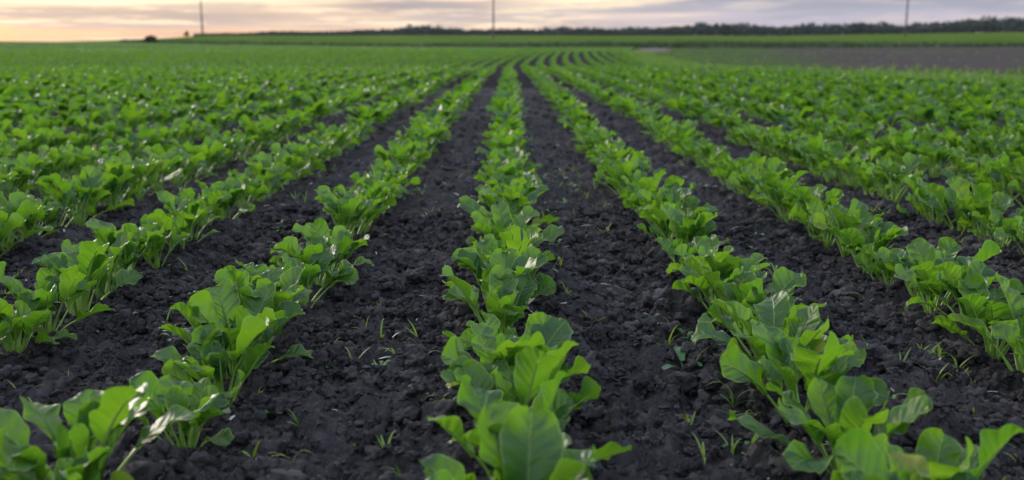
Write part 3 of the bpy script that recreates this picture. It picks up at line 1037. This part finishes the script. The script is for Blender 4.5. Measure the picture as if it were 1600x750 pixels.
# ------------------------------------------------------------------ sky and light
SUN_AZ, SUN_EL = R(-40), R(13)          # azimuth from +y, negative to the left
w = bpy.data.worlds.new('World'); SC.world = w; w.use_nodes = True
w.node_tree.nodes.clear()
t = NT(w.node_tree)
sky = t.n.new('ShaderNodeTexSky'); sky.sky_type = 'NISHITA'; sky.sun_disc = False
sky.sun_elevation = SUN_EL; sky.sun_rotation = SUN_AZ % (2 * math.pi)
sky.dust_density = 2.0
tc = t.n.new('ShaderNodeTexCoord')
sep = t.n.new('ShaderNodeSeparateXYZ'); t.l.new(tc.outputs['Generated'], sep.inputs[0])
el = t.math('ARCSINE', t.math('MINIMUM', t.math('MAXIMUM', sep.outputs[2], -1.0), 1.0))
az = t.math('ARCTAN2', sep.outputs[0], sep.outputs[1])
def comb(a, b, c=0.0):
    n = t.n.new('ShaderNodeCombineXYZ'); t.put(n.inputs[0], a); t.put(n.inputs[1], b); t.put(n.inputs[2], c); return n.outputs[0]
n1 = t.noise(comb(t.math('MULTIPLY', az, 5.0), t.math('MULTIPLY', el, 60.0), 3.3), 1.0, 5, 0.55)
n2 = t.noise(comb(t.math('MULTIPLY', az, 14.0), t.math('MULTIPLY', el, 190.0), 8.1), 1.0, 4, 0.6)
elw = t.math('ADD', el, t.math('MULTIPLY', t.math('SUBTRACT', n1, 0.5), 0.010))
azw = t.math('ADD', az, t.math('MULTIPLY', t.math('SUBTRACT', n2, 0.5), 0.10))
def blob(pa, pe, sa, se):
    """soft patch of cloud around a compass direction and height"""
    a = t.math('DIVIDE', t.math('SUBTRACT', azw, pa), sa); e = t.math('DIVIDE', t.math('SUBTRACT', elw, pe), se)
    r = t.math('ADD', t.math('MULTIPLY', a, a), t.math('MULTIPLY', e, e))
    return t.math('POWER', 2.718, t.math('MULTIPLY', r, -1.0))
def A(px): return (px - 795) / FPX
def E(py): return (75 - py) / FPX
base = t.mix(t.ramp(az, A(450), A(1250)), rgb(.76, .52, .37), rgb(.46, .43, .53))
base = t.mix(t.ramp(n1, 0.40, 0.62), base, t.mix(t.ramp(az, A(600), A(1200)), rgb(.36, .29, .30), rgb(.33, .335, .425)))
for px, py, sx, sy, c, s in (
        (170, 4, 300, 18, rgb(1.15, .95, .66), 1.0), (430, 0, 130, 13, rgb(1.1, .9, .62), 1.0), (900, 1, 100, 16, rgb(1.1, .9, .60), 1.0),
        (830, 20, 80, 9, rgb(1.05, .85, .58), .8), (620, 36, 230, 9, rgb(1.02, .78, .56), .85), (1010, 28, 90, 6, rgb(.82, .66, .58), .6),
        (120, 34, 200, 7, rgb(.74, .58, .46), .5), (330, 31, 190, 8, rgb(.36, .295, .30), .9), (110, 25, 220, 8, rgb(.37, .295, .29), .95),
        (650, 14, 130, 11, rgb(.31, .28, .32), .95), (420, 46, 300, 6, rgb(.88, .62, .45), .5),
        (0, 60, 90, 13, rgb(1.5, .55, .13), 1.0), (330, 56, 330, 8, rgb(1.0, .48, .22), .75), (750, 46, 130, 6, rgb(.95, .6, .42), .6)):
    base = t.mix(t.math('MULTIPLY', blob(A(px), E(py), sx / FPX, sy / FPX), s), base, c)
n5 = t.noise(comb(t.math('MULTIPLY', az, 9.0), t.math('MULTIPLY', el, 150.0), 1.7), 1.0, 6, 0.62)
n6 = t.noise(comb(t.math('MULTIPLY', az, 7.0), t.math('MULTIPLY', el, 120.0), 5.9), 1.0, 6, 0.62)
lft = t.ramp(az, A(1250), A(850), 0.25, 1.0)
low = t.ramp(el, 0.004, 0.018, 0.35, 1.0)
base = t.mix(t.math('MULTIPLY', t.math('MULTIPLY', t.ramp(n6, 0.49, 0.58), low), 0.60), base, t.mix(t.ramp(az, A(500), A(1200)), rgb(.42, .36, .37), rgb(.36, .37, .46)))
base = t.mix(t.math('MULTIPLY', t.math('MULTIPLY', t.ramp(n5, 0.50, 0.60), lft), 0.60), base, rgb(1.15, .90, .62))
# higher up the overcast is brighter and cooler
n3 = t.noise(tc.outputs['Generated'], 2.2, 4, 0.6)
up = t.mix(t.ramp(n3, 0.35, 0.65), rgb(0.34, 0.45, 0.66), rgb(1.25, 1.36, 1.58))
warm = t.math('MULTIPLY', t.ramp(t.math('ABSOLUTE', t.math('SUBTRACT', az, float(SUN_AZ))), 1.5, 0.1), t.ramp(el, 0.75, 0.15))
up = t.mix(t.math('MULTIPLY', warm, 0.9), up, rgb(2.6, 2.1, 1.6))
cloud = t.mix(t.ramp(el, 0.055, 0.35), base, up)
scl = t.mix(1.0, cloud, (10, 10, 10, 1), 'MULTIPLY')
colr = t.mix(0.93, sky.outputs[0], scl)
bg = t.n.new('ShaderNodeBackground'); t.put(bg.inputs[0], colr); bg.inputs[1].default_value = 0.1
ow = t.n.new('ShaderNodeOutputWorld'); t.l.new(bg.outputs[0], ow.inputs[0])

sd = bpy.data.lights.new('sun', 'SUN'); sd.energy = 2.9; sd.angle = R(22); sd.color = (1.0, 0.90, 0.77)
so = bpy.data.objects.new('sun', sd); COL.objects.link(so)
dirv = Vector((math.sin(SUN_AZ) * math.cos(SUN_EL), math.cos(SUN_AZ) * math.cos(SUN_EL), math.sin(SUN_EL)))
so.rotation_euler = dirv.to_track_quat('Z', 'Y').to_euler()
so.location = dirv * 50

# ------------------------------------------------------------------ air
HAZE = 0.00005
if HAZE:
    bm = bmesh.new(); bmesh.ops.create_cube(bm, size=1, matrix=Matrix.Translation((0, 740, 15)) @ Matrix.Diagonal((2700, 1640, 60, 1)))
    me = bpy.data.meshes.new('haze'); bm.to_mesh(me); bm.free()
    hm, t = new_mat('evening_air')
    pv = t.n.new('ShaderNodeVolumePrincipled'); pv.inputs['Color'].default_value = rgb(.80, .86, .95)
    pv.inputs['Density'].default_value = HAZE; pv.inputs['Anisotropy'].default_value = 0.3
    ho = t.n.new('ShaderNodeOutputMaterial'); t.l.new(pv.outputs[0], ho.inputs['Volume'])
    tag(link('haze', me, hm), kind='stuff', label='thin evening haze over the far fields', cat='haze')

# ------------------------------------------------------------------ camera
cd = bpy.data.cameras.new('camera'); cd.lens = 35; cd.sensor_width = 36; cd.clip_start = 0.05; cd.clip_end = 6000
cd.dof.use_dof = True; cd.dof.focus_distance = 1.95; cd.dof.aperture_fstop = 4.2
co = bpy.data.objects.new('camera', cd); COL.objects.link(co)
co.location = (0, 0, CAM_H); co.rotation_euler = (math.pi / 2 - PITCH, 0, R(-0.18))
SC.camera = co

SC.render.engine = 'CYCLES'
SC.cycles.use_denoising = True
SC.cycles.max_bounces = 7; SC.cycles.transmission_bounces = 4; SC.cycles.diffuse_bounces = 4; SC.cycles.glossy_bounces = 2
SC.view_settings.view_transform = 'Standard'; SC.view_settings.look = 'None'
SC.view_settings.exposure = 0.28; SC.view_settings.gamma = 1.0
